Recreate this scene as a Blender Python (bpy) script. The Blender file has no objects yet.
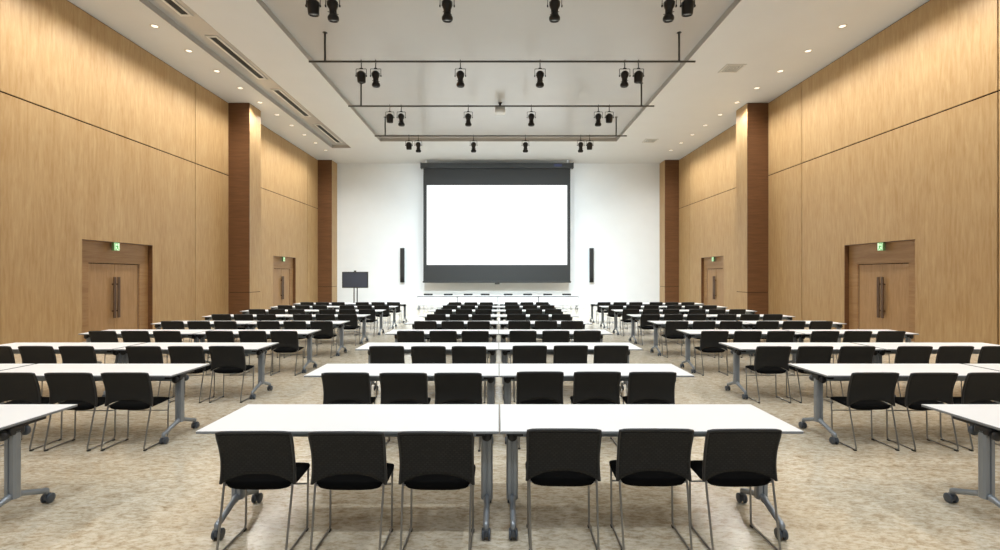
import bpy, bmesh, math, random
from mathutils import Vector, Matrix
random.seed(7)
S = bpy.context.scene
C = S.collection
PI = math.pi
CAM_H = 1.79
FPX = 478.0

# ------------------------------------------------------------------ materials
def node_mat(name):
    m = bpy.data.materials.new(name)
    m.use_nodes = True
    nt = m.node_tree
    return m, nt, nt.nodes['Principled BSDF']

def plain(name, col, rough=0.5, metal=0.0, spec=0.5, emit=None, estr=0.0, noise=0.0, nscale=40.0, coat=0.0):
    m, nt, b = node_mat(name)
    b.inputs['Base Color'].default_value = (*col, 1)
    b.inputs['Roughness'].default_value = rough
    b.inputs['Metallic'].default_value = metal
    b.inputs['Specular IOR Level'].default_value = spec
    b.inputs['Coat Weight'].default_value = coat
    if emit:
        b.inputs['Emission Color'].default_value = (*emit, 1)
        b.inputs['Emission Strength'].default_value = estr
    if noise > 0:
        tc = nt.nodes.new('ShaderNodeTexCoord')
        n = nt.nodes.new('ShaderNodeTexNoise'); n.inputs['Scale'].default_value = nscale
        n.inputs['Detail'].default_value = 3
        nt.links.new(tc.outputs['Object'], n.inputs['Vector'])
        r = nt.nodes.new('ShaderNodeValToRGB')
        r.color_ramp.elements[0].position = 0.3; r.color_ramp.elements[1].position = 0.7
        r.color_ramp.elements[0].color = (*[c*(1-noise) for c in col], 1)
        r.color_ramp.elements[1].color = (*[min(1, c*(1+noise)) for c in col], 1)
        nt.links.new(n.outputs['Fac'], r.inputs['Fac'])
        nt.links.new(r.outputs['Color'], b.inputs['Base Color'])
    return m

def wood(name, dark, light, scale, rough=0.42, seed=0.0, spec=0.35):
    """grain: 'scale' is the stretch per axis (small along the grain)"""
    m, nt, b = node_mat(name)
    L = nt.links.new
    tc = nt.nodes.new('ShaderNodeTexCoord')
    mp = nt.nodes.new('ShaderNodeMapping')
    mp.inputs['Scale'].default_value = scale
    mp.inputs['Location'].default_value = (seed, seed*1.7, seed*0.6)
    L(tc.outputs['Object'], mp.inputs['Vector'])
    n1 = nt.nodes.new('ShaderNodeTexNoise'); n1.inputs['Scale'].default_value = 1.0
    n1.inputs['Detail'].default_value = 6; n1.inputs['Roughness'].default_value = 0.65
    n1.inputs['Distortion'].default_value = 0.4
    L(mp.outputs['Vector'], n1.inputs['Vector'])
    n2 = nt.nodes.new('ShaderNodeTexNoise'); n2.inputs['Scale'].default_value = 0.22
    n2.inputs['Detail'].default_value = 2
    L(mp.outputs['Vector'], n2.inputs['Vector'])
    mx = nt.nodes.new('ShaderNodeMath'); mx.operation = 'MULTIPLY_ADD'
    L(n1.outputs['Fac'], mx.inputs[0]); mx.inputs[1].default_value = 0.75
    ad = nt.nodes.new('ShaderNodeMath'); ad.operation = 'MULTIPLY'; ad.inputs[1].default_value = 0.25
    L(n2.outputs['Fac'], ad.inputs[0]); L(ad.outputs[0], mx.inputs[2])
    r = nt.nodes.new('ShaderNodeValToRGB')
    r.color_ramp.elements[0].position = 0.36; r.color_ramp.elements[1].position = 0.64
    r.color_ramp.elements[0].color = (*dark, 1); r.color_ramp.elements[1].color = (*light, 1)
    L(mx.outputs[0], r.inputs['Fac']); L(r.outputs['Color'], b.inputs['Base Color'])
    b.inputs['Roughness'].default_value = rough
    b.inputs['Specular IOR Level'].default_value = spec
    bp = nt.nodes.new('ShaderNodeBump'); bp.inputs['Strength'].default_value = 0.05
    L(n1.outputs['Fac'], bp.inputs['Height']); L(bp.outputs['Normal'], b.inputs['Normal'])
    return m

M = {}
M['maple'] = wood('maple veneer vertical grain', (0.40, 0.245, 0.105), (0.51, 0.35, 0.178), (15, 15, 1.6))
M['maple_h'] = wood('maple veneer horizontal grain', (0.30, 0.165, 0.07), (0.40, 0.24, 0.11), (3, 1.4, 20), seed=3.1)
M['maple_door'] = wood('maple door veneer', (0.35, 0.205, 0.092), (0.45, 0.28, 0.135), (15, 15, 1.8), seed=8.3)
M['walnut'] = wood('brown pilaster veneer', (0.11, 0.048, 0.019), (0.16, 0.074, 0.031), (1.2, 1.2, 16), seed=5.0)
M['gap'] = plain('dark shadow gap', (0.035, 0.022, 0.012), 0.9, spec=0.1)
M['bronze'] = plain('bronze door pull', (0.13, 0.075, 0.045), 0.35, 0.7)
M['wall_white'] = plain('white painted wall', (0.755, 0.785, 0.805), 0.6, noise=0.012, nscale=1.5)
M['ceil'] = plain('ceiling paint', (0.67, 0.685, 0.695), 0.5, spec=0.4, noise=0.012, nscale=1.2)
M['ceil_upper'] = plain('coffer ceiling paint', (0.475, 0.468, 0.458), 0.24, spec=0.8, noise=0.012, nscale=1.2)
M['ceil_edge'] = plain('coffer side painted shade', (0.40, 0.385, 0.36), 0.6)  # coffer side faces: their shade is put into the colour
M['white_top'] = plain('white laminate', (0.78, 0.785, 0.79), 0.35, spec=0.4)
M['edge_grey'] = plain('grey edge band', (0.20, 0.21, 0.22), 0.5)
M['steel'] = plain('silver painted steel', (0.27, 0.295, 0.325), 0.38, 0.55)
M['steel_dark'] = plain('blue grey steel beam', (0.25, 0.29, 0.33), 0.45, 0.3)
M['black_pl'] = plain('black plastic', (0.012, 0.012, 0.013), 0.4)
M['caster_grey'] = plain('caster wheel grey', (0.05, 0.06, 0.075), 0.35)
M['chrome'] = plain('satin chrome wire', (0.27, 0.265, 0.255), 0.28, 0.9)
M['seat'] = plain('black seat fabric', (0.0025, 0.0025, 0.0025), 0.9, spec=0.08, noise=0.3, nscale=300)
M['spot_black'] = plain('black lamp housing', (0.004, 0.004, 0.0045), 0.42, spec=0.5)
M['spot_lens'] = plain('lamp lens', (0.12, 0.12, 0.12), 0.12, 0.0, emit=(1, 0.98, 0.94), estr=0.10)
M['bar'] = plain('grey lighting bar', (0.055, 0.055, 0.05), 0.5)
M['screen_black'] = plain('black screen fabric', (0.013, 0.014, 0.014), 0.65)
M['case_black'] = plain('screen case', (0.016, 0.018, 0.0175), 0.4)
M['screen_white'] = plain('lit projection surface', (0.35, 0.35, 0.35), 0.8, emit=(0.96, 1.0, 1.0), estr=0.80)
M['speaker'] = plain('black speaker grille', (0.008, 0.008, 0.008), 0.6, noise=0.3, nscale=200)
M['tv_body'] = plain('television bezel', (0.006, 0.006, 0.006), 0.3)
M['tv_screen'] = plain('switched off television screen', (0.040, 0.047, 0.066), 0.14, spec=0.9)  # blue-grey lift stands in for a reflection on the dark glass
M['tv_pole'] = plain('television stand metal', (0.12, 0.12, 0.125), 0.35, 0.7)
M['light_trim'] = plain('downlight trim ring', (0.62, 0.57, 0.50), 0.4)
M['light_on'] = plain('downlight lamp', (1, 1, 1), 0.5, emit=(1.0, 0.90, 0.72), estr=1.25)
M['vent_white'] = plain('vent frame', (0.66, 0.65, 0.62), 0.45)
M['vent_grey'] = plain('vent face', (0.34, 0.35, 0.34), 0.5)
M['vent_dark'] = plain('vent slot dark', (0.03, 0.03, 0.03), 0.7)
M['proj_body'] = plain('projector body', (0.62, 0.62, 0.61), 0.4)
M['sign_green'] = plain('exit sign green', (0.02, 0.22, 0.04), 0.4, emit=(0.05, 0.5, 0.10), estr=0.6)
M['sign_side'] = plain('exit sign housing', (0.10, 0.20, 0.06), 0.5)
M['sign_white'] = plain('exit sign white', (0.5, 0.6, 0.5), 0.4, emit=(0.68, 1.0, 0.58), estr=0.7)
M['led'] = plain('blue case badge', (0.03, 0.035, 0.11), 0.4)

def mesh_back():
    m, nt, b = node_mat('black mesh fabric')
    L = nt.links.new
    tc = nt.nodes.new('ShaderNodeTexCoord')
    mp = nt.nodes.new('ShaderNodeMapping'); mp.inputs['Scale'].default_value = (34, 1, 70)
    L(tc.outputs['Object'], mp.inputs['Vector'])
    sx = nt.nodes.new('ShaderNodeSeparateXYZ'); L(mp.outputs['Vector'], sx.inputs[0])
    cb = nt.nodes.new('ShaderNodeCombineXYZ'); L(sx.outputs['X'], cb.inputs['X']); L(sx.outputs['Z'], cb.inputs['Y'])
    br = nt.nodes.new('ShaderNodeTexBrick')
    br.inputs['Scale'].default_value = 1.0
    br.inputs['Brick Width'].default_value = 1.0; br.inputs['Row Height'].default_value = 1.0
    br.inputs['Mortar Size'].default_value = 0.16
    br.inputs['Color1'].default_value = (0.010, 0.010, 0.0095, 1)
    br.inputs['Color2'].default_value = (0.017, 0.017, 0.016, 1)
    br.inputs['Mortar'].default_value = (0.006, 0.006, 0.006, 1)
    L(cb.outputs[0], br.inputs['Vector'])
    L(br.outputs['Color'], b.inputs['Base Color'])
    b.inputs['Roughness'].default_value = 0.62
    b.inputs['Specular IOR Level'].default_value = 0.3
    return m
M['mesh'] = mesh_back()

def floor_mat():
    m, nt, b = node_mat('polished beige stone floor')
    L = nt.links.new
    tc = nt.nodes.new('ShaderNodeTexCoord')
    mp = nt.nodes.new('ShaderNodeMapping'); mp.inputs['Scale'].default_value = (4.6, 9.0, 1)
    mp.inputs['Rotation'].default_value = (0, 0, 0.25)
    L(tc.outputs['Object'], mp.inputs['Vector'])
    n1 = nt.nodes.new('ShaderNodeTexNoise'); n1.inputs['Scale'].default_value = 1.6
    n1.inputs['Detail'].default_value = 9; n1.inputs['Roughness'].default_value = 0.72
    n1.inputs['Distortion'].default_value = 0.6
    L(mp.outputs['Vector'], n1.inputs['Vector'])
    r1 = nt.nodes.new('ShaderNodeValToRGB'); e = r1.color_ramp.elements
    e[0].position = 0.30; e[0].color = (0.36, 0.27, 0.165, 1)
    e[1].position = 0.70; e[1].color = (0.74, 0.695, 0.60, 1)
    k = r1.color_ramp.elements.new(0.47); k.color = (0.61, 0.54, 0.425, 1)
    L(n1.outputs['Fac'], r1.inputs['Fac'])
    n2 = nt.nodes.new('ShaderNodeTexNoise'); n2.inputs['Scale'].default_value = 0.5
    n2.inputs['Detail'].default_value = 3
    L(tc.outputs['Object'], n2.inputs['Vector'])
    r2 = nt.nodes.new('ShaderNodeValToRGB')
    r2.color_ramp.elements[0].position = 0.35; r2.color_ramp.elements[0].color = (0.88, 0.86, 0.82, 1)
    r2.color_ramp.elements[1].position = 0.65; r2.color_ramp.elements[1].color = (1, 1, 1, 1)
    L(n2.outputs['Fac'], r2.inputs['Fac'])
    mx = nt.nodes.new('ShaderNodeMix'); mx.data_type = 'RGBA'; mx.blend_type = 'MULTIPLY'
    mx.inputs[0].default_value = 1.0
    L(r1.outputs['Color'], mx.inputs[6]); L(r2.outputs['Color'], mx.inputs[7])
    mp3 = nt.nodes.new('ShaderNodeMapping'); mp3.inputs['Scale'].default_value = (11, 24, 1)
    mp3.inputs['Rotation'].default_value = (0, 0, 0.35)
    L(tc.outputs['Object'], mp3.inputs['Vector'])
    n3 = nt.nodes.new('ShaderNodeTexNoise'); n3.inputs['Scale'].default_value = 1.5
    n3.inputs['Detail'].default_value = 8; n3.inputs['Roughness'].default_value = 0.75
    L(mp3.outputs['Vector'], n3.inputs['Vector'])
    r3 = nt.nodes.new('ShaderNodeValToRGB')
    r3.color_ramp.elements[0].position = 0.36; r3.color_ramp.elements[0].color = (0.62, 0.57, 0.48, 1)
    r3.color_ramp.elements[1].position = 0.54; r3.color_ramp.elements[1].color = (1, 1, 1, 1)
    L(n3.outputs['Fac'], r3.inputs['Fac'])
    mx3 = nt.nodes.new('ShaderNodeMix'); mx3.data_type = 'RGBA'; mx3.blend_type = 'MULTIPLY'
    mx3.inputs[0].default_value = 1.0
    L(mx.outputs[2], mx3.inputs[6]); L(r3.outputs['Color'], mx3.inputs[7])
    L(mx3.outputs[2], b.inputs['Base Color'])
    b.inputs['Roughness'].default_value = 0.16
    b.inputs['Specular IOR Level'].default_value = 0.8
    return m
M['floor'] = floor_mat()

# ------------------------------------------------------------------ mesh builder
class MB:
    def __init__(s):
        s.v = []; s.f = []; s.mi = []; s.sm = []
    def add(s, verts, faces, mi=0, smooth=False):
        o = len(s.v); s.v += [tuple(p) for p in verts]
        for f in faces:
            s.f.append(tuple(i+o for i in f)); s.mi.append(mi); s.sm.append(smooth)
        return s
    def box(s, a, b, mi=0):
        x0, y0, z0 = a; x1, y1, z1 = b
        v = [(x0,y0,z0),(x1,y0,z0),(x1,y1,z0),(x0,y1,z0),(x0,y0,z1),(x1,y0,z1),(x1,y1,z1),(x0,y1,z1)]
        f = [(3,2,1,0),(4,5,6,7),(0,1,5,4),(1,2,6,5),(2,3,7,6),(3,0,4,7)]
        return s.add(v, f, mi)
    def bbox(s, a, b, r=0.01, mi=0):
        """box with chamfered edges"""
        bm = bmesh.new()
        bmesh.ops.create_cube(bm, size=1)
        c = [(a[i]+b[i])/2 for i in range(3)]; d = [abs(b[i]-a[i]) for i in range(3)]
        for v in bm.verts: v.co = Vector((c[0]+v.co.x*d[0], c[1]+v.co.y*d[1], c[2]+v.co.z*d[2]))
        bmesh.ops.bevel(bm, geom=bm.edges[:], offset=min(r, min(d)*0.45), segments=2, affect='EDGES', profile=0.6)
        return s.frombm(bm, mi)
    def frombm(s, bm, mi=0, smooth=False):
        bm.verts.ensure_lookup_table(); bm.verts.index_update()
        s.add([v.co[:] for v in bm.verts], [[v.index for v in f.verts] for f in bm.faces], mi, smooth)
        bm.free(); return s
    def tube(s, pts, r, n=8, mi=0, cap=True):
        P = [Vector(p) for p in pts]
        R = r if isinstance(r, (list, tuple)) else [r]*len(P)
        t0 = (P[1]-P[0]).normalized()
        up = Vector((0,0,1)) if abs(t0.z) < 0.9 else Vector((1,0,0))
        nrm = t0.cross(up).normalized()
        vs = []; k = len(P)
        for i, p in enumerate(P):
            if i == 0: t = t0
            elif i == k-1: t = (P[-1]-P[-2]).normalized()
            else: t = ((P[i]-P[i-1]).normalized()+(P[i+1]-P[i]).normalized()).normalized()
            nrm = (nrm - t*nrm.dot(t)).normalized()
            bn = t.cross(nrm)
            for j in range(n):
                a = 2*PI*j/n
                vs.append(p + (nrm*math.cos(a)+bn*math.sin(a))*R[i])
        fs = []
        for i in range(k-1):
            for j in range(n):
                fs.append((i*n+j, i*n+(j+1)%n, (i+1)*n+(j+1)%n, (i+1)*n+j))
        s.add(vs, fs, mi, True)
        if cap:
            o = len(s.v)-len(vs)
            s.f.append(tuple(o+j for j in reversed(range(n)))); s.mi.append(mi); s.sm.append(False)
            s.f.append(tuple(o+(k-1)*n+j for j in range(n))); s.mi.append(mi); s.sm.append(False)
        return s
    def lathe(s, prof, org=(0,0,0), axis=(0,0,1), n=20, mi=0, smooth=True):
        """prof: list of (radius, height along axis)"""
        ax = Vector(axis).normalized()
        up = Vector((0,1,0)) if abs(ax.y) < 0.9 else Vector((1,0,0))
        e1 = ax.cross(up).normalized(); e2 = ax.cross(e1)
        o = Vector(org); vs = []
        for (r, h) in prof:
            for j in range(n):
                a = 2*PI*j/n
                vs.append(o + ax*h + (e1*math.cos(a)+e2*math.sin(a))*max(r, 1e-4))
        fs = []
        for i in range(len(prof)-1):
            for j in range(n):
                fs.append((i*n+j, i*n+(j+1)%n, (i+1)*n+(j+1)%n, (i+1)*n+j))
        fs.append(tuple(reversed(range(n)))); fs.append(tuple((len(prof)-1)*n+j for j in range(n)))
        return s.add(vs, fs, mi, smooth)
    def prism(s, outline, a, b, mi=0, axis='y'):
        """outline in two axes, extruded from a to b along the third"""
        n = len(outline)
        def P(u, w, t):
            return {'y': (u, t, w), 'x': (t, u, w), 'z': (u, w, t)}[axis]
        vs = [P(u, w, a) for u, w in outline] + [P(u, w, b) for u, w in outline]
        fs = [tuple(range(n)), tuple(reversed(range(n, 2*n)))]
        fs += [(i, i+n, (i+1) % n + n, (i+1) % n) for i in range(n)]
        return s.add(vs, fs, mi)
    def build(s, name, mats, parent=None, loc=None):
        me = bpy.data.meshes.new(name)
        me.from_pydata(s.v, [], s.f)
        if not isinstance(mats, (list, tuple)): mats = [mats]
        for m in mats: me.materials.append(m)
        me.polygons.foreach_set('material_index', s.mi)
        me.polygons.foreach_set('use_smooth', s.sm)
        bm = bmesh.new(); bm.from_mesh(me)
        bmesh.ops.recalc_face_normals(bm, faces=bm.faces[:])
        bm.to_mesh(me); bm.free()
        me.update()
        o = bpy.data.objects.new(name, me); C.objects.link(o)
        if parent: o.parent = parent
        if loc: o.location = loc
        return o

def fillet(pts, r, k=4):
    P = [Vector(p) for p in pts]; out = [P[0]]
    for i in range(1, len(P)-1):
        a = (P[i-1]-P[i]); b = (P[i+1]-P[i])
        d = min(r, a.length*0.45, b.length*0.45)
        A = P[i]+a.normalized()*d; B = P[i]+b.normalized()*d
        for j in range(k+1):
            t = j/k
            out.append(A*(1-t)**2 + P[i]*2*t*(1-t) + B*t*t)
    out.append(P[-1]); return out

def thing(name, label, cat, loc=(0,0,0), rotz=0, group=None):
    o = bpy.data.objects.new(name, None); C.objects.link(o)
    o.empty_display_size = 0.2
    o.location = loc; o.rotation_euler = (0, 0, rotz)
    o['label'] = label; o['category'] = cat
    if group: o['group'] = group
    return o
def tag(o, label, cat, group=None):
    o['label'] = label; o['category'] = cat
    if group: o['group'] = group
    return o
KIDS = {}
def kids(o):
    if o.name not in KIDS: KIDS[o.name] = [c for c in C.objects if c.parent == o]
    return KIDS[o.name]
def dup(src, loc, rotz, label, group=None):
    def cp(o, parent):
        c = o.copy(); C.objects.link(c); c.parent = parent
        for ch in kids(o): cp(ch, c)
        return c
    r = cp(src, None)
    r.location = loc; r.rotation_euler = (0, 0, rotz); r['label'] = label
    if group: r['group'] = group
    return r
def struct(o, label, cat):
    o['kind'] = 'structure'; o['label'] = label; o['category'] = cat; return o

# ------------------------------------------------------------------ room shell
WX = 11.07; WY = 30.27; CZ = CAM_H + 7.08; UZ = CZ + 0.17; Y0 = -5.0
GROOVE = CAM_H + 4.09
DOORS = [(12.70, 15.30), (23.50, 26.10)]
D_TOP = 2.75; REC = 0.14

o = MB().box((-WX-0.3, Y0, -0.2), (WX+0.3, WY+0.3, 0.0)).build('floor', M['floor'])
struct(o, 'polished beige mottled stone floor', 'floor')
o = MB().box((-WX-0.3, WY, 0), (WX+0.3, WY+0.25, CZ)).build('wall_front', M['wall_white'])
struct(o, 'plain white wall behind the projection screen', 'wall')

def wall(side):
    sg = -1 if side == 'left' else 1
    mb = MB()
    T = 0.03; g = 0.036
    # dark backing with the door openings left out
    ys = [Y0] + [v for d in DOORS for v in d] + [WY]
    for i in range(len(ys)-1):
        is_door = i % 2 == 1
        z0 = D_TOP if is_door else 0
        xs = sorted((sg*(WX+T), sg*(WX+REC+0.1)))
        mb.box((xs[0], ys[i], z0), (xs[1], ys[i+1], CZ), 1)
    ybr = [Y0, -3.10, 3.75, 10.60, 17.45, 20.53, 27.70, WY]
    xs = sorted((sg*WX, sg*(WX+T)))
    for i in range(len(ybr)-1):
        ya = ybr[i]+g/2; yb = ybr[i+1]-g/2
        if yb < ya: continue
        for (za, zb) in ((0.0, GROOVE-g/2), (GROOVE+g/2, CZ-0.03)):
            cur = ya
            for (da, db) in DOORS:
                if za < D_TOP and da < yb and db > ya:
                    if da > cur: mb.box((xs[0], cur, za), (xs[1], da, zb), 0)
                    mb.box((xs[0], max(da, ya), D_TOP), (xs[1], min(db, yb), zb), 0)
                    cur = db
            if cur < yb: mb.box((xs[0], cur, za), (xs[1], yb, zb), 0)
    o = mb.build('wall_'+side, [M['maple'], M['gap']])
    struct(o, 'tall maple panelled %s side wall with dark joints' % side, 'wall')
    # pilasters
    for n, (ya, yb, where) in enumerate(((19.60, 20.53, 'nearer'), (29.30, WY, 'farther'))):
        PX = 10.21
        x0, x1 = sorted((sg*PX, sg*WX))
        pm = MB()
        gz = 1.09
        for za, zb in ((0, gz-0.012), (gz+0.012, CZ-0.02)):
            pm.box((x0, ya, za), (x1, ya+0.02, zb), 1)                       # brown face to the room
            xi0, xi1 = sorted((sg*PX, sg*(PX+0.02)))
            pm.box((xi0, ya+0.02, za), (xi1, yb, zb), 0)                     # maple inner face
        c0, c1 = sorted((sg*(PX+0.02), sg*(WX-0.001)))
        pm.box((c0, ya+0.02, 0), (c1, yb, CZ), 2)
        o = pm.build('trim_%d' % (n+1 if side == 'left' else n+3), [M['maple'], M['walnut'], M['gap']])
        struct(o, '%s brown wood pilaster on the %s wall' % (where, side), 'pilaster')
    # doors
    for n, (da, db) in enumerate(DOORS):
        cy = (da+db)/2
        root = thing('door_%d' % (n+1 if side == 'left' else n+3),
                     '%s double door in the %s maple wall' % (('nearer', 'farther')[n], side), 'door', (sg*WX, cy, 0))
        root['kind'] = 'structure'
        def B(m, xa, xb, y0, y1, z0, z1, mi=0, fn='box'):
            xs = sorted((sg*xa, sg*xb))
            getattr(m, fn)((xs[0], y0, z0), (xs[1], y1, z1), mi=mi) if fn == 'box' else m.bbox((xs[0], y0, z0), (xs[1], y1, z1), 0.004, mi)
        h = (db-da)/2
        lw = 0.935; lt = 2.135
        f = MB()
        B(f, REC, REC+0.05, -h, -lw, 0, D_TOP)
        B(f, REC, REC+0.05, lw, h, 0, D_TOP)
        B(f, REC, REC+0.05, -lw, lw, lt, D_TOP)
        B(f, 0.002, REC+0.05, -h-0.01, -h+0.012, 0, D_TOP-0.012)
        B(f, 0.002, REC+0.05, h-0.012, h+0.01, 0, D_TOP-0.012, 1)
        B(f, 0.002, REC+0.05, -h-0.01, h+0.01, D_TOP-0.012, D_TOP+0.01, 1)
        f.build('door_surround', [M['maple_h'], M['walnut']], root)
        bk = MB(); B(bk, REC+0.09, REC+0.12, -lw-0.05, lw+0.05, 0, lt+0.05); bk.build('jamb', M['gap'], root)
        for s2 in (-1, 1):
            l = MB()
            ya, yb = sorted((s2*0.006, s2*(lw-0.02)))
            B(l, REC+0.045, REC+0.085, ya, yb, 0.01, lt-0.02, fn='bb')
            lf = l.build('door_leaf', M['maple_door'], root)
            hd = MB()
            hy = s2*0.075
            xa, xb = sorted((sg*(REC-0.045), sg*(REC-0.02)))
            hd.bbox((xa, hy-0.045, 0.545), (xb, hy+0.045, 1.74), 0.008)
            for hz in (0.75, 1.53):
                x2 = sorted((sg*(REC-0.025), sg*(REC+0.05)))
                hd.box((x2[0], hy-0.015, hz-0.02), (x2[1], hy+0.015, hz+0.02))
            hd.build('door_handle', M['bronze'], lf)
        # exit sign hung under the soffit
        xs = sorted((sg*(WX-0.02), sg*(WX+0.09)))
        yc = cy-0.16
        sr = thing('exit_sign', 'small green lit exit sign above the %s door in the %s wall' % (('nearer', 'farther')[n], side),
                   'exit sign', (sg*WX, yc, D_TOP-0.25), 0, 'green exit signs over the doors')
        xs = sorted((-0.02*sg, 0.055*sg))
        MB().bbox((xs[0], -0.10, 0.0), (xs[1], 0.10, 0.25), 0.008).build('housing', M['sign_side'], sr)
        xf = sorted((-0.026*sg, -0.0195*sg))
        fp = MB().box((xf[0], -0.09, 0.012), (xf[1], 0.09, 0.225)).build('face', M['sign_white'], sr)
        # running figure and doorway
        pm = MB(); xp = sorted((-0.030*sg, -0.0255*sg))
        def poly(pts): pm.prism([(u, w) for u, w in pts], xp[0], xp[1], axis='x')
        poly([(-0.08, 0.02), (-0.02, 0.02), (-0.02, 0.035), (-0.065, 0.035), (-0.065, 0.20), (0.03, 0.20), (0.03, 0.215), (-0.08, 0.215)])
        poly([(0.0+0.014*math.cos(a*PI/4), 0.165+0.014*math.sin(a*PI/4)) for a in range(8)])
        poly([(-0.02, 0.145), (0.015, 0.145), (0.03, 0.09), (0.005, 0.085)])
        poly([(0.01, 0.09), (0.03, 0.09), (0.05, 0.055), (0.075, 0.04), (0.065, 0.03), (0.035, 0.045)])
        poly([(0.005, 0.09), (0.02, 0.085), (0.0, 0.055), (-0.03, 0.03), (-0.04, 0.042), (-0.012, 0.062)])
        poly([(0.012, 0.145), (0.05, 0.12), (0.045, 0.108), (0.015, 0.12)])
        poly([(-0.02, 0.145), (-0.045, 0.115), (-0.035, 0.105), (-0.01, 0.13)])
        pm.build('pictogram', M['sign_green'], fp)
wall('left'); wall('right')

# ceiling: lower perimeter and two raised coffers
CX = 6.25; CY = 25.27; AX0, AX1, AY = -9.26, -8.17, 26.57
cb = MB()
t = 0.25
cb.box((-WX-0.3, Y0, CZ), (AX0, WY+0.3, CZ+t))
cb.box((AX1, Y0, CZ), (-CX, WY+0.3, CZ+t))
cb.box((CX, Y0, CZ), (WX+0.3, WY+0.3, CZ+t))
cb.box((-CX, CY, CZ), (CX, WY+0.3, CZ+t))
cb.box((AX0, AY, CZ), (AX1, WY+0.3, CZ+t))
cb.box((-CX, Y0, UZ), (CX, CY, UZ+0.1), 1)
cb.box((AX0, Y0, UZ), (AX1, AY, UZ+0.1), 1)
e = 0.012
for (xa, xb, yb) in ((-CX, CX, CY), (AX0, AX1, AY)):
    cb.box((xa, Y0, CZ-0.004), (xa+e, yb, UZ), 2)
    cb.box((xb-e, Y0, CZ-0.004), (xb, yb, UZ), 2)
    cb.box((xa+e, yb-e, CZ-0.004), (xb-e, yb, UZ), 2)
struct(cb.build('ceiling', [M['ceil'], M['ceil_upper'], M['ceil_edge']]), 'pale ceiling with two shallow raised coffers', 'ceiling')

# ------------------------------------------------------------------ lamps as light data
def spot(x, y, z, power, size_deg, blend=1.0, col=(1, 0.96, 0.9), rx=0.0, ry=0.0, soft=0.12):
    l = bpy.data.lights.new('lamp_beam', 'SPOT'); l.energy = power; l.color = col
    l.spot_size = math.radians(size_deg); l.spot_blend = blend; l.shadow_soft_size = soft
    o = bpy.data.objects.new('lamp_beam', l); C.objects.link(o)
    o.location = (x, y, z); o.rotation_euler = (rx, ry, 0)
    return o

# downlights
P_DOWN = 500; P_SPOT = 340; BAR_GAIN = [0.75, 1.3, 3.7, 3.2]; AIM = [0.4, 0.5, 0.6, 1.0]
dl = None
ordn = ['nearest', 'second-nearest', 'third-nearest', 'fourth-nearest', 'fifth-nearest', 'sixth-nearest',
        'seventh-nearest', 'eighth-nearest', 'ninth-nearest', 'farthest']
def make_downlight(label):
    t = thing('ceiling_downlight', label, 'downlight')
    r = MB().lathe([(0.088, 0.0), (0.115, -0.004), (0.118, -0.012), (0.092, -0.016), (0.088, -0.006)], n=28).build('trim_ring', M['light_trim'], t)
    MB().lathe([(0.084, -0.002), (0.084, -0.008), (0.05, -0.010)], n=24).build('lamp', M['light_on'], t)
    return t
for sg, side in ((-1, 'left'), (1, 'right')):
    for k in range(-8, 10):
        y = 13.57 + 1.496*k
        if y > -2:
            spot(sg*9.76, y, CZ-0.03, P_DOWN, 150, 1.0, (1, 0.97, 0.915))
        if k < 0: continue
        lb = 'small round lit downlight by the %s wall, %s of ten in view' % (side, ordn[k])
        grp = 'round downlights along the %s wall' % side
        if dl is None:
            dl = make_downlight(lb); dl['group'] = grp; dl.location = (sg*9.76, y, CZ)
        else:
            dup(dl, (sg*9.76, y, CZ), 0, lb, grp)

# linear air slots in the left coffer
av = None
for k, (y0, y1) in enumerate(((10.15, 13.40), (14.45, 17.62), (18.60, 21.80), (22.95, 26.10))):
    L = 3.2
    lb = 'long white-framed dark air slot in left ceiling coffer, %s of four' % ('nearest', 'second-nearest', 'third-nearest', 'farthest')[k]
    if av is None:
        av = thing('air_slot_diffuser', lb, 'ceiling vent', group='air slots in the left coffer')
        f = MB()
        for (a, b) in (((-0.17, 0, -0.02), (-0.10, L, 0)), ((0.10, 0, -0.02), (0.17, L, 0)),
                       ((-0.10, 0, -0.02), (0.10, 0.09, 0)), ((-0.10, L-0.09, -0.02), (0.10, L, 0))):
            f.bbox(a, b, 0.006)
        fo = f.build('frame', M['vent_white'], av)
        MB().box((-0.19, -0.02, -0.004), (0.19, L+0.02, -0.0005)).build('painted_shadow_edge', M['vent_grey'], fo)  # flat grey plate that paints a shadow edge around the frame
        MB().box((-0.10, 0.09, -0.006), (0.10, L-0.09, -0.001)).build('slot', M['vent_dark'], av)
        b = MB()
        for q in (-0.05, 0.0, 0.05): b.box((q-0.006, 0.09, -0.016), (q+0.006, L-0.09, -0.006))
        b.build('blades', M['bar'], av)
        av.location = (-8.70, y0, UZ)
    else:
        dup(av, (-8.70, y0, UZ), 0, lb)
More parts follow.
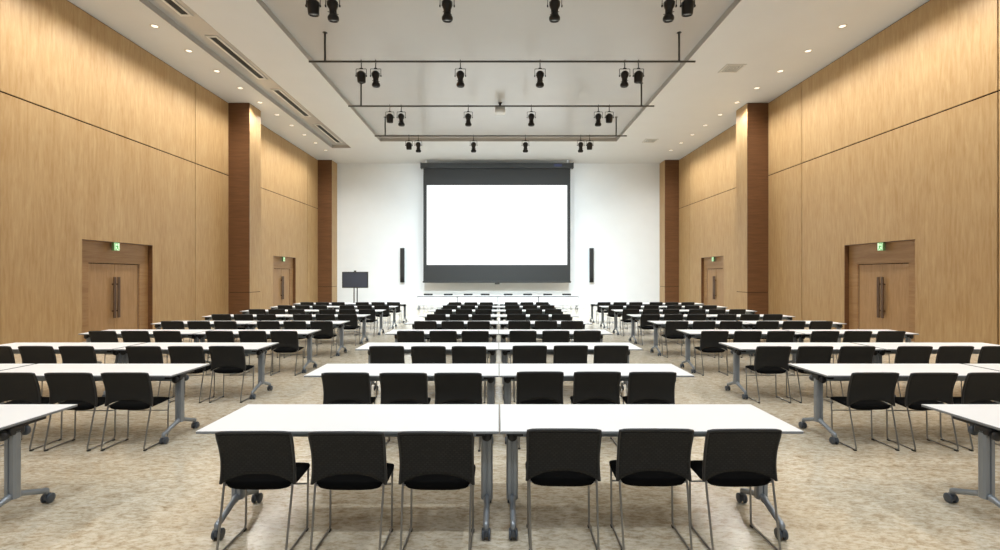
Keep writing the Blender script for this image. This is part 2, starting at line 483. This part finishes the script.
# square vents on the right
sv = None
for k, y in enumerate((16.35, 25.15)):
    lb = '%s square ceiling vent on the right side of the ceiling' % ('nearer', 'farther')[k]
    if sv is None:
        sv = thing('square_vent', lb, 'ceiling vent', (7.99, y, CZ), group='square vents on the right ceiling')
        f = MB(); s = 0.32; w = 0.055
        f.bbox((-s, -s, -0.02), (-s+w, s, 0), 0.005); f.bbox((s-w, -s, -0.02), (s, s, 0), 0.005)
        f.bbox((-s+w, -s, -0.02), (s-w, -s+w, 0), 0.005); f.bbox((-s+w, s-w, -0.02), (s-w, s, 0), 0.005)
        fo = f.build('frame', M['vent_white'], sv)
        MB().box((-s-0.02, -s-0.02, -0.004), (s+0.02, s+0.02, -0.0005)).build('painted_shadow_edge', M['vent_grey'], fo)  # grey border plate, shadow line of the vent painted in
        MB().box((-s+w, -s+w, -0.008), (s-w, s-w, -0.001)).build('backing', M['vent_grey'], sv)
        b = MB()
        for q in (0.05, 0.13, 0.21):
            for sx in (-1, 1):
                b.box((sx*q-0.008, -q, -0.018), (sx*q+0.008, q, -0.008))
                b.box((-q, sx*q-0.008, -0.018), (q, sx*q+0.008, -0.008))
        b.build('louvre', M['vent_white'], sv)
    else:
        dup(sv, (7.99, y, CZ), 0, lb)

# ------------------------------------------------------------------ lighting bars and spotlights
BAR_Z = CAM_H + 6.385
BARS = [10.57, 14.28, 18.04, 21.90]
bw = ['nearest', 'second-nearest', 'third-nearest', 'farthest']
br0 = None
for k, y in enumerate(BARS):
    lb = 'thin dark grey ceiling lighting bar on two drop rods, %s of four' % bw[k]
    if k == 0:
        lb = 'thin dark grey ceiling lighting bar, nearest of four, just above the frame'
    if br0 is None:
        br0 = thing('lighting_bar', lb, 'lighting bar', (0.105, y, BAR_Z), group='lighting bars under the ceiling')
        MB().tube([(-5.77, 0, 0), (5.77, 0, 0)], 0.029, 10).build('bar', M['bar'], br0)
        for sg in (-1, 1):
            rd = MB().tube([(sg*5.29, 0, 0.0), (sg*5.29, 0, UZ-BAR_Z)], 0.03, 10).build('drop_rod', M['bar'], br0)
            MB().lathe([(0.07, -0.012), (0.07, 0), (0.065, 0.0)], (sg*5.29, 0, UZ-BAR_Z), n=16).build('ceiling_plate', M['bar'], rd)
    else:
        dup(br0, (0.105, y, BAR_Z), 0, lb)

def make_spot(kind):
    t = thing('stage_spotlight', '', 'spotlight')
    # clamp over the bar and stem
    c = MB().tube([(0, -0.052, 0.0), (0, -0.031, 0.048), (0, 0.031, 0.048), (0, 0.052, 0.0), (0, 0.034, -0.042), (0, 0.0, -0.053)], 0.009, 6)
    c.tube([(0, 0, -0.046), (0, 0, -0.21)], 0.014, 8)
    c.bbox((-0.05, -0.02, -0.225), (0.05, 0.02, -0.195), 0.006)
    c.build('clamp', M['spot_black'], t)
    y = MB()
    w = 0.155
    pts = fillet([(-w, 0, -0.43), (-w, 0, -0.22), (w, 0, -0.22), (w, 0, -0.43)], 0.02, 3)
    y.tube(pts, 0.009, 6)
    for s in (-1, 1): y.lathe([(0.03, 0), (0.03, 0.022), (0.012, 0.03)], (s*w*0.93, 0, -0.43), (s, 0, 0), n=10)
    y.build('yoke', M['spot_black'], t)
    tilt = math.radians(10)
    ax = Vector((0, math.sin(tilt), -math.cos(tilt)))
    o = Vector((0, 0, -0.43)) - ax*0.14
    if kind == 'long':
        prof = [(0.02, -0.01), (0.06, 0.0), (0.095, 0.03), (0.113, 0.08), (0.116, 0.13), (0.10, 0.17), (0.082, 0.20), (0.078, 0.27),
                (0.085, 0.30), (0.115, 0.335), (0.124, 0.36), (0.122, 0.40), (0.10, 0.43), (0.088, 0.43), (0.088, 0.405)]
        lens_h, lens_r = 0.408, 0.086
        prof = [(a, b*1.06) for a, b in prof]; lens_h *= 1.06
    else:
        prof = [(0.02, -0.01), (0.06, 0.0), (0.10, 0.03), (0.128, 0.08), (0.132, 0.14), (0.125, 0.20), (0.122, 0.26), (0.118, 0.30),
                (0.104, 0.31), (0.10, 0.305), (0.10, 0.285)]
        lens_h, lens_r = 0.286, 0.098
        prof = [(a, b*1.08) for a, b in prof]; lens_h *= 1.08
    b = MB().lathe(prof, o, ax, n=24)
    b = b.build('housing', M['spot_black'], t)
    fn = MB()
    for q in range(4):
        rr = 0.122 if kind == 'long' else 0.136
        fn.lathe([(rr-0.02, 0), (rr, 0.002), (rr, 0.008), (rr-0.02, 0.010)], o+ax*(0.06+q*0.022), ax, n=24)
    fn.build('cooling_fins', M['spot_black'], b)
    if kind == 'long':
        sh = MB()
        for a in (45, 135, 225, 315):
            e = Matrix.Rotation(math.radians(a), 3, ax) @ Vector((1, 0, 0))
            p = o+ax*0.285
            sh.tube([p+e*0.07, p+e*0.125], 0.008, 6)
        sh.build('shutter_handles', M['spot_black'], b)
    MB().lathe([(lens_r, 0), (lens_r*0.7, 0.012), (0.01, 0.018)], o+ax*(lens_h-0.012), ax, n=20).build('lens', M['spot_lens'], b)
    return t, o+ax*(lens_h+0.04), tilt
protos = {}
XS = [(-4.10, 'short'), (-3.67, 'long'), (-1.14, 'long'), (1.24, 'long'), (3.77, 'long'), (4.18, 'short')]
pw = ['outermost left', 'second from left', 'third from left', 'fourth from left', 'second from right', 'outermost right']
ROD_CLEAR = 0
for k, y in enumerate(BARS):
    for i, (x, kd) in enumerate(XS):
        lb = '%s black %s spotlight on the %s lighting bar' % (pw[i], 'stubby' if kd == 'short' else 'long-barrelled', bw[k])
        if kd not in protos:
            t, lp, tilt = make_spot(kd); protos[kd] = (t, lp, tilt)
            t.location = (x, y, BAR_Z); t['label'] = lb; t['group'] = 'spotlights on the %s lighting bar' % bw[k]
        else:
            dup(protos[kd][0], (x, y, BAR_Z), 0, lb, 'spotlights on the %s lighting bar' % bw[k])
        lp = protos[kd][1]; tilt = protos[kd][2]
        spot(x+lp.x, y+lp.y, BAR_Z+lp.z, P_SPOT*BAR_GAIN[k], 112, 0.9, (0.82, 0.94, 1.0), rx=AIM[k], soft=0.10)
for y in (6.6, 2.8, -1.0):      # unseen beams at bar spacing, added over and behind the camera for even light
    for x in (-4.1, -1.16, 1.19, 4.1):
        spot(x, y, BAR_Z-0.8, P_SPOT, 105, 0.9, (0.90, 0.965, 1.0), rx=0.3, soft=0.12)

# ------------------------------------------------------------------ projector
PY = 20.1
t = thing('ceiling_projector', 'pale ceiling projector on a short black bracket behind third lighting bar', 'projector', (0.07, PY, UZ))
MB().bbox((-0.085, -0.06, -0.03), (0.085, 0.06, 0), 0.005).lathe([(0.05, 0), (0.035, -0.2)], (0, 0, -0.02), n=14).build('bracket', M['black_pl'], t)
bd = MB().bbox((-0.21, -0.20, -0.44), (0.21, 0.20, -0.22), 0.03).build('body', M['proj_body'], t)
g = MB()
for q in range(5): g.box((-0.19, -0.206, -0.26-q*0.012), (0.19, -0.199, -0.254-q*0.012))
g.build('vent_grille', M['vent_grey'], bd)
MB().lathe([(0.055, 0), (0.055, 0.04), (0.045, 0.045)], (0.08, 0.195, -0.33), (0, 1, 0), n=18).build('lens', M['black_pl'], bd)

# ------------------------------------------------------------------ projection screen
SY = 29.35; k = SY/FPX
def sx(px): return (px-498.2)*k
def sz(py): return CAM_H + (275.3-py)*k
t = thing('projection_screen', 'large lit white projection screen with black borders on front wall', 'projection screen', (sx(496.8), SY, sz(282.5)))
ox, oz = sx(496.8), sz(282.5)
def sb(n, x0, y0, x1, y1, d0, d1, m, par, r=0.0):
    a = (sx(x0)-ox, d0, sz(y1)-oz); b = (sx(x1)-ox, d1, sz(y0)-oz)
    mb = MB(); (mb.bbox(a, b, r) if r else mb.box(a, b))
    return mb.build(n, m, par)
cs = sb('case', 421.2, 163.3, 572.6, 168.3, -0.14, 0.16, M['case_black'], t, 0.03)
sb('end_cap', 420.6, 163.0, 421.6, 168.6, -0.15, 0.17, M['black_pl'], cs, 0.01)
sb('end_cap', 572.2, 163.0, 573.2, 168.6, -0.15, 0.17, M['black_pl'], cs, 0.01)
sb('badge', 553.5, 164.6, 561.5, 167.0, -0.146, -0.139, M['led'], cs)
fb = sb('border_fabric', 423.2, 168.3, 570.2, 281.2, 0.00, 0.012, M['screen_black'], t)
sb('picture_surface', 426.6, 185.2, 567.0, 264.9, -0.006, 0.0, M['screen_white'], t)
bb = sb('bottom_bar', 422.6, 281.0, 570.8, 282.8, -0.04, 0.05, M['case_black'], t, 0.01)
sb('pull_grip', 494.6, 282.6, 499.4, 284.3, -0.03, 0.03, M['black_pl'], bb, 0.03)
for px in (426, 567.5):   # hangers up to the ceiling
    sb('hanger', px-0.5, 275.3-7.08/k+0.02, px+0.5, 163.6, -0.03, 0.03, M['wall_white'], cs)

# column loudspeakers
def column_speaker(px0, px1, label):
    yy = WY-0.02; kk = (yy-0.2)/FPX
    x0 = (px0-498.2)*kk; x1 = (px1-498.2)*kk; z0 = CAM_H+(275.3-282.4)*kk; z1 = CAM_H+(275.3-248)*kk
    cx = (x0+x1)/2; w = (x1-x0)/2; H = z1-z0
    t = thing('column_loudspeaker', label, 'loudspeaker', (cx, WY, z0), group='column loudspeakers beside the screen')
    MB().bbox((-w, -0.24, 0), (w, -0.06, H), 0.012).build('cabinet', M['tv_body'], t)
    MB().bbox((-w+0.02, -0.252, 0.30), (w-0.02, -0.238, H-0.02), 0.004).build('grille', M['speaker'], t)
    MB().bbox((-0.05, -0.065, 0.2), (0.05, 0, 0.35), 0.004).bbox((-0.05, -0.065, H-0.35), (0.05, 0, H-0.2), 0.004).build('wall_bracket', M['bar'], t)
column_speaker(400.0, 404.0, 'tall slim black column loudspeaker on white wall, left of screen')
column_speaker(589.6, 593.6, 'tall slim black column loudspeaker on white wall, right of screen')

# television on a stand
TY = 25.6; k = TY/FPX
t = thing('television_on_stand', 'dark flat television on twin-pole stand near left of white wall', 'television', ((355.0-498.2)*k, TY, 0))
w, zb, zt = 0.695, CAM_H+(275.3-287.9)*k, CAM_H+(275.3-271.8)*k
pn = MB().bbox((-w, -0.04, zb), (w, 0.04, zt), 0.012).build('casing', M['tv_body'], t)
MB().box((-w+0.05, -0.045, zb+0.05), (w-0.05, -0.039, zt-0.05)).build('screen', M['tv_screen'], pn)
MB().bbox((-0.06, -0.05, zt), (0.06, 0.03, zt+0.07), 0.015).lathe([(0.02, 0), (0.018, 0.01)], (0, -0.05, zt+0.035), (0, -1, 0), n=12).build('camera', M['black_pl'], t)
for s in (-1, 1):
    MB().tube([(s*0.085, 0.08, 0.05), (s*0.085, 0.08, 1.7)], 0.032, 12).build('pole', M['tv_pole'], t)
MB().bbox((-0.20, 0.035, zb+0.1), (0.20, 0.085, zt-0.15), 0.01).build('mount', M['tv_pole'], t)
bs = MB().bbox((-0.45, -0.25, 0.02), (0.45, 0.35, 0.07), 0.02)
bs.build('base', M['black_pl'], t)

# ------------------------------------------------------------------ table
HW = 1.048; TD = 0.35; TH = 0.715
def make_table(modesty=False, inl=0.045, inr=0.045):
    t = thing('folding_table', '', 'table')
    top = MB().box((-HW+0.004, -TD+0.004, TH-0.014), (HW-0.004, TD-0.004, TH)).build('tabletop', M['white_top'], t)
    e = MB()
    def rc(h, r, n=4):
        pts = []
        for (cx, cy, a0) in ((HW-r, TD-r, 0), (-HW+r, TD-r, 90), (-HW+r, -TD+r, 180), (HW-r, -TD+r, 270)):
            for j in range(n+1):
                a = math.radians(a0+90*j/n); pts.append((cx+r*math.cos(a), cy+r*math.sin(a)))
        return pts
    O = rc(0, 0.014); n = len(O)
    I = [(x*(1-0.005/HW), y*(1-0.005/TD)) for x, y in O]
    vs = [(x, y, TH-0.004) for x, y in O]+[(x, y, TH-0.017) for x, y in O]+[(x, y, TH+0.0005) for x, y in I]+[(x*0.99, y*0.97, TH-0.017) for x, y in O]
    fs = []
    for i in range(n):
        j = (i+1) % n
        fs += [(i, j, j+n, i+n), (i, i+2*n, j+2*n, j), (i+n, j+n, j+3*n, i+3*n)]
    e.add(vs, fs).build('edge_band', M['edge_grey'], top)
    LY = -0.15
    MB().bbox((-HW+inl+0.04, LY-0.02, TH-0.10), (HW-inr-0.04, LY+0.04, TH-0.035), 0.01).build('beam', M['steel_dark'], t)
    for s in (-1, 1):
        x = s*(HW-(inl if s < 0 else inr))
        # oval extrusion with a groove on each face
        w, d = 0.042, 0.030
        out = [(-w, -d*0.5), (-w*0.75, -d), (-0.008, -d), (-0.005, -d+0.008), (0.005, -d+0.008), (0.008, -d), (w*0.75, -d), (w, -d*0.5),
               (w, d*0.5), (w*0.75, d), (0.008, d), (0.005, d-0.008), (-0.005, d-0.008), (-0.008, d), (-w*0.75, d), (-w, d*0.5)]
        col = MB().prism([(x+a, LY+b) for a, b in out], 0.165, TH-0.06, axis='z').build('column', M['steel'], t)
        br = MB().bbox((x-0.042, LY-0.055, TH-0.085), (x+0.042, LY+0.055, TH-0.028), 0.012)
        br.bbox((x-s*0.045-0.03, LY-0.14, TH-0.055), (x-s*0.045+0.03, LY+0.28, TH-0.03), 0.006)
        br.lathe([(0.012, 0), (0.034, 0.004), (0.036, 0.03), (0.028, 0.038)], (x, LY-0.05, TH-0.075), (0, -1, 0), n=16)
        br.build('tilt_bracket', M['black_pl'], col)
        kb = MB().lathe([(0.02, 0), (0.036, 0.008), (0.038, 0.026), (0.025, 0.036)], (x, LY+0.075, TH-0.085), (0, 1, 0), n=16)
        kb.build('release_knob', M['caster_grey'], col)
        for q in (-1, 1):
            ft = MB()
            pts = fillet([(x, LY+q*0.01, 0.185), (x, LY+q*0.05, 0.175), (x, LY+q*0.22, 0.115), (x, LY+q*0.262, 0.105), (x, LY+q*0.262, 0.07)], 0.02, 3)
            ft.tube(pts, [0.026]*4+[0.021]*(len(pts)-6)+[0.018, 0.018], 10)
            fo = ft.build('foot', M['steel'], t)
            ca = MB()
            yc = LY+q*0.262
            for dx in (-0.021, 0.021):
                ca.lathe([(0.015, -0.009), (0.034, -0.009), (0.038, -0.005), (0.038, 0.005), (0.034, 0.009), (0.015, 0.009)],
                         (x+dx, yc+0.012, 0.038), (1, 0, 0), n=18)
            ca.bbox((x-0.011, yc-0.022, 0.03), (x+0.011, yc+0.03, 0.075), 0.006)
            ca.build('caster', M['caster_grey'], fo)
    if modesty:
        mp = MB().bbox((-HW+0.01, TD-0.05, 0.23), (HW-0.01, TD-0.035, TH-0.035), 0.004).build('modesty_panel', M['white_top'], t)
        fr = MB(); yf = (TD-0.036, TD-0.028); X = HW-0.008
        for a, b in (((-X, 0.222), (X, 0.242)), ((-X, TH-0.05), (X, TH-0.03)), ((-X, 0.242), (-X+0.02, TH-0.05)), ((X-0.02, 0.242), (X, TH-0.05))):
            fr.box((a[0], yf[0], a[1]), (b[0], yf[1], b[1]))
        fr.build('panel_frame', M['edge_grey'], mp)
    return t

# ------------------------------------------------------------------ chair (origin on the floor under the top of the backrest, faces +y)
def make_chair():
    t = thing('stacking_chair', '', 'chair')
    # backrest shell, arched lower edge
    nu, nv = 16, 12
    def P(u, v, off):
        hw = 0.238 - 0.012*v**2*0 - 0.006*math.sin(PI*v)
        ztop = 0.787 - 0.005*abs(u)**12
        zbot = 0.437 + 0.062*(1-abs(u)**2.6)
        z = zbot + (ztop-zbot)*v
        vv = (z-0.43)/0.365
        y = 0.075*math.sin(PI*min(1, max(0, (1-vv)))*0.62)**1.0*1.0 - 0.012*(1-vv)**2
        y += 0.006*(1-u*u) - 0.010
        cr = 1 - 0.02*max(0, (v-0.9)/0.1)*abs(u)**8
        return (u*hw*cr, y+off, z)
    vs = []; fs = []
    for off in (-0.009, 0.009):
        for j in range(nv+1):
            for i in range(nu+1):
                vs.append(P(-1+2*i/nu, j/nv, off))
    W = nu+1; N = W*(nv+1)
    for s in (0, 1):
        for j in range(nv):
            for i in range(nu):
                a = s*N+j*W+i
                fs.append((a, a+1, a+W+1, a+W))
    for i in range(nu):
        fs.append((i, i+1, N+i+1, N+i)); a = nv*W+i; fs.append((a, a+1, N+a+1, N+a))
    for j in range(nv):
        a = j*W; fs.append((a, a+W, N+a+W, N+a)); a = j*W+nu; fs.append((a, a+W, N+a+W, N+a))
    bk = MB().add(vs, fs, 0, True).build('backrest', M['mesh'], t)
    rim = [P(-1, j/nv, 0) for j in range(nv+1)] + [P(-1+2*i/nu, 1, 0) for i in range(1, nu+1)] + [P(1, 1-j/nv, 0) for j in range(1, nv+1)]
    MB().tube(rim, 0.011, 6).build('frame', M['black_pl'], bk)
    # seat: rounded cushion, slightly dished
    n = 10
    st = MB(); vs = []; fs = []
    def SP(u, v, top):
        hw = 0.238
        ex = 8.0
        r = (abs(u)**ex+abs(v)**ex)**(1/ex)
        m_ = max(abs(u), abs(v), 1e-6)
        sc = m_/r if r > 0 else 1
        x = u*sc*hw; y = 0.205 + v*sc*0.148
        if top: z = 0.462 + 0.012*v - 0.010*(1-u*u)*(1-v*v) - 0.016*max(abs(u), abs(v))**10
        else:   z = 0.430 + 0.010*v + 0.006*max(abs(u), abs(v))**8 - 0.030*(1-u**4)*(1-v)/2*1.0
        return (x, y, z)
    for top in (1, 0):
        for j in range(n+1):
            for i in range(n+1):
                vs.append(SP(-1+2*i/n, -1+2*j/n, top))
    W = n+1; N = W*W
    for s in (0, 1):
        for j in range(n):
            for i in range(n):
                a = s*N+j*W+i; fs.append((a, a+1, a+W+1, a+W))
    for i in range(n):
        for a, b in ((i, i+1), (n*W+i, n*W+i+1), (i*W, i*W+W), (i*W+n, i*W+n+W)):
            fs.append((a, b, N+b, N+a))
    st.add(vs, fs, 0, True).build('seat', M['seat'], t)
    # wire sled on each side
    for s in (-1, 1):
        x = s*0.217
        pts = fillet([(x, 0.335, 0.437), (x*1.0, 0.325, 0.30), (x, 0.318, 0.012), (x, -0.035, 0.012), (s*0.222, 0.058, 0.425), (s*0.222, 0.07, 0.46)], 0.03, 3)
        sl = MB().tube(pts, 0.0075, 8).build('sled_leg', M['chrome'], t)
        for yy in (-0.012, 0.298):
            MB().bbox((x-0.012, yy-0.016, 0.0), (x+0.012, yy+0.016, 0.014), 0.004).build('glide', M['black_pl'], sl)
    MB().tube([(-0.217, 0.326, 0.318), (0.217, 0.326, 0.318)], 0.006, 8).build('crossbar', M['chrome'], t)
    rl = MB().tube(fillet([(-0.222, 0.06, 0.428), (-0.17, 0.10, 0.405), (0.17, 0.10, 0.405), (0.222, 0.06, 0.428)], 0.03, 3), 0.0065, 8)
    rl.build('seat_rail', M['chrome'], t)
    return t

# ------------------------------------------------------------------ layout
ROW0 = 3.29+TD; PITCH = 1.832
RN = ['nearest', 'second-nearest', 'third-nearest', 'fourth-nearest', 'fifth-nearest', 'sixth-nearest', 'seventh-nearest', 'eighth-nearest', 'farthest']
def in_view(x, y, pad=0.0):
    return y > 0.3 and abs(x)*FPX/y < 500.5+pad
tables = {}; chair0 = None
def put_table(x, y, label, group, rotz=0, ins=(0.04, 0.04)):
    if ins not in tables:
        t = tables[ins] = make_table(False, *ins); t.location = (x, y, 0); t.rotation_euler = (0, 0, rotz)
        t['label'] = label; t['group'] = group
        return t
    return dup(tables[ins], (x, y, 0), rotz, label, group)
def put_chair(x, y, label, group, rotz=0):
    global chair0
    if chair0 is None:
        chair0 = make_chair(); chair0.location = (x, y, 0); chair0.rotation_euler = (0, 0, rotz)
        chair0['label'] = label; chair0['group'] = group
        return chair0
    return dup(chair0, (x, y, 0), rotz, label, group)
cpos = ['leftmost', 'second from left', 'third from left', 'third from right', 'second from right', 'rightmost']
apos = ['aisle-end', 'second from aisle', 'third from aisle', 'fourth from aisle', 'fifth from aisle', 'sixth from aisle']
CL = [-1.566, -0.977, -0.409]; CR = [0.422, 1.01, 1.58]
SLX = [-3.82, -4.39, -4.975, -5.945, -6.52, -7.10]; SRX = [3.84, 4.43, 5.02, 5.843, 6.43, 7.02]
for r in range(9):
    yc = ROW0 + r*PITCH; ych = 3.055 + r*PITCH
    for s, w in ((-1, 'left'), (1, 'right')):
        put_table(s*1.050, yc, 'long white-topped table, %s half of the centre block, %s row' % (w, RN[r]), 'white tables in the centre block', 0,
                  (0.19, 0.09) if s < 0 else (0.09, 0.19))
    for i, x in enumerate(CL+CR):
        dy = (0.0 if i < 3 else 0.045) + random.uniform(-0.012, 0.012)
        put_chair(x+random.uniform(-0.006, 0.006)+0.006*r*(1 if x > 0 else -1), ych+dy, 'black mesh-back chair, %s of six in the centre block, %s row' % (cpos[i], RN[r]), 'black chairs in the centre block',
                  random.uniform(-0.015, 0.015))
    for s, side, xs in ((-1, 'left', [x-0.009*r*(j < 3) for j, x in enumerate(SLX)]), (1, 'right', [x+0.009*r*(j < 3) for j, x in enumerate(SRX)])):
        for q in (0, 1):
            xc = s*(3.515+HW+q*(2*HW+0.03))
            if in_view(abs(xc)-HW, yc+TD):
                put_table(xc, yc, 'long white-topped table, %s end of the %s block, %s row' % (('aisle', 'wall')[q], side, RN[r]), 'white tables in the %s block' % side)
        for i, x in enumerate(xs):
            if in_view(abs(x)-0.24, ych+(0.33 if i < 1 or r > 0 else 0.0), 4):
                put_chair(x, ych+random.uniform(-0.012, 0.012), 'black mesh-back chair, %s in the %s block, %s row' % (apos[i], side, RN[r]),
                          'black chairs in the %s block' % side, random.uniform(-0.006, 0.006))
# speakers' tables at the front, facing the rows
FY = 25.05; FX = -0.03
fw = ['leftmost', 'second from left', 'second from right', 'rightmost']
ft = None
for i in range(4):
    x = FX + (i-1.5)*(2*HW+0.004)
    lb = 'white panel-fronted head table before the screen, %s of four' % fw[i]
    if ft is None:
        ft = make_table(True); ft.location = (x, FY, 0); ft.rotation_euler = (0, 0, PI); ft['label'] = lb
        ft['group'] = 'head tables in front of the screen'
    else:
        dup(ft, (x, FY, 0), PI, lb)
hw_ = ['leftmost', 'second from left', 'third from left', 'fourth from left', 'fourth from right', 'third from right', 'second from right', 'rightmost']
for i, px in enumerate((428, 448, 468, 485, 508, 527.5, 547.5, 566.6)):
    put_chair((px-498.2)*25.9/FPX, 25.95, 'black chair behind the head tables facing the rows, %s of eight' % hw_[i], 'black chairs behind the head tables', PI)

# ------------------------------------------------------------------ world, camera, colour
w = bpy.data.worlds.new('World'); S.world = w; w.use_nodes = True
bg = w.node_tree.nodes['Background']; bg.inputs[0].default_value = (0.95, 0.98, 1.0, 1); bg.inputs[1].default_value = 0.3
cam = bpy.data.cameras.new('Camera'); co = bpy.data.objects.new('Camera', cam); C.objects.link(co)
co.location = (-0.01, 0, CAM_H); co.rotation_euler = (PI/2, 0, 0)
cam.sensor_width = 36; cam.lens = 36*FPX/1000; cam.shift_x = 0.0018; cam.shift_y = 0.0003
cam.clip_start = 0.05; cam.clip_end = 200
S.camera = co
S.view_settings.view_transform = 'Standard'
try: S.view_settings.look = 'None'
except Exception: pass
S.view_settings.gamma = 1.0; S.view_settings.use_curve_mapping = False
S.view_settings.exposure = 0.0
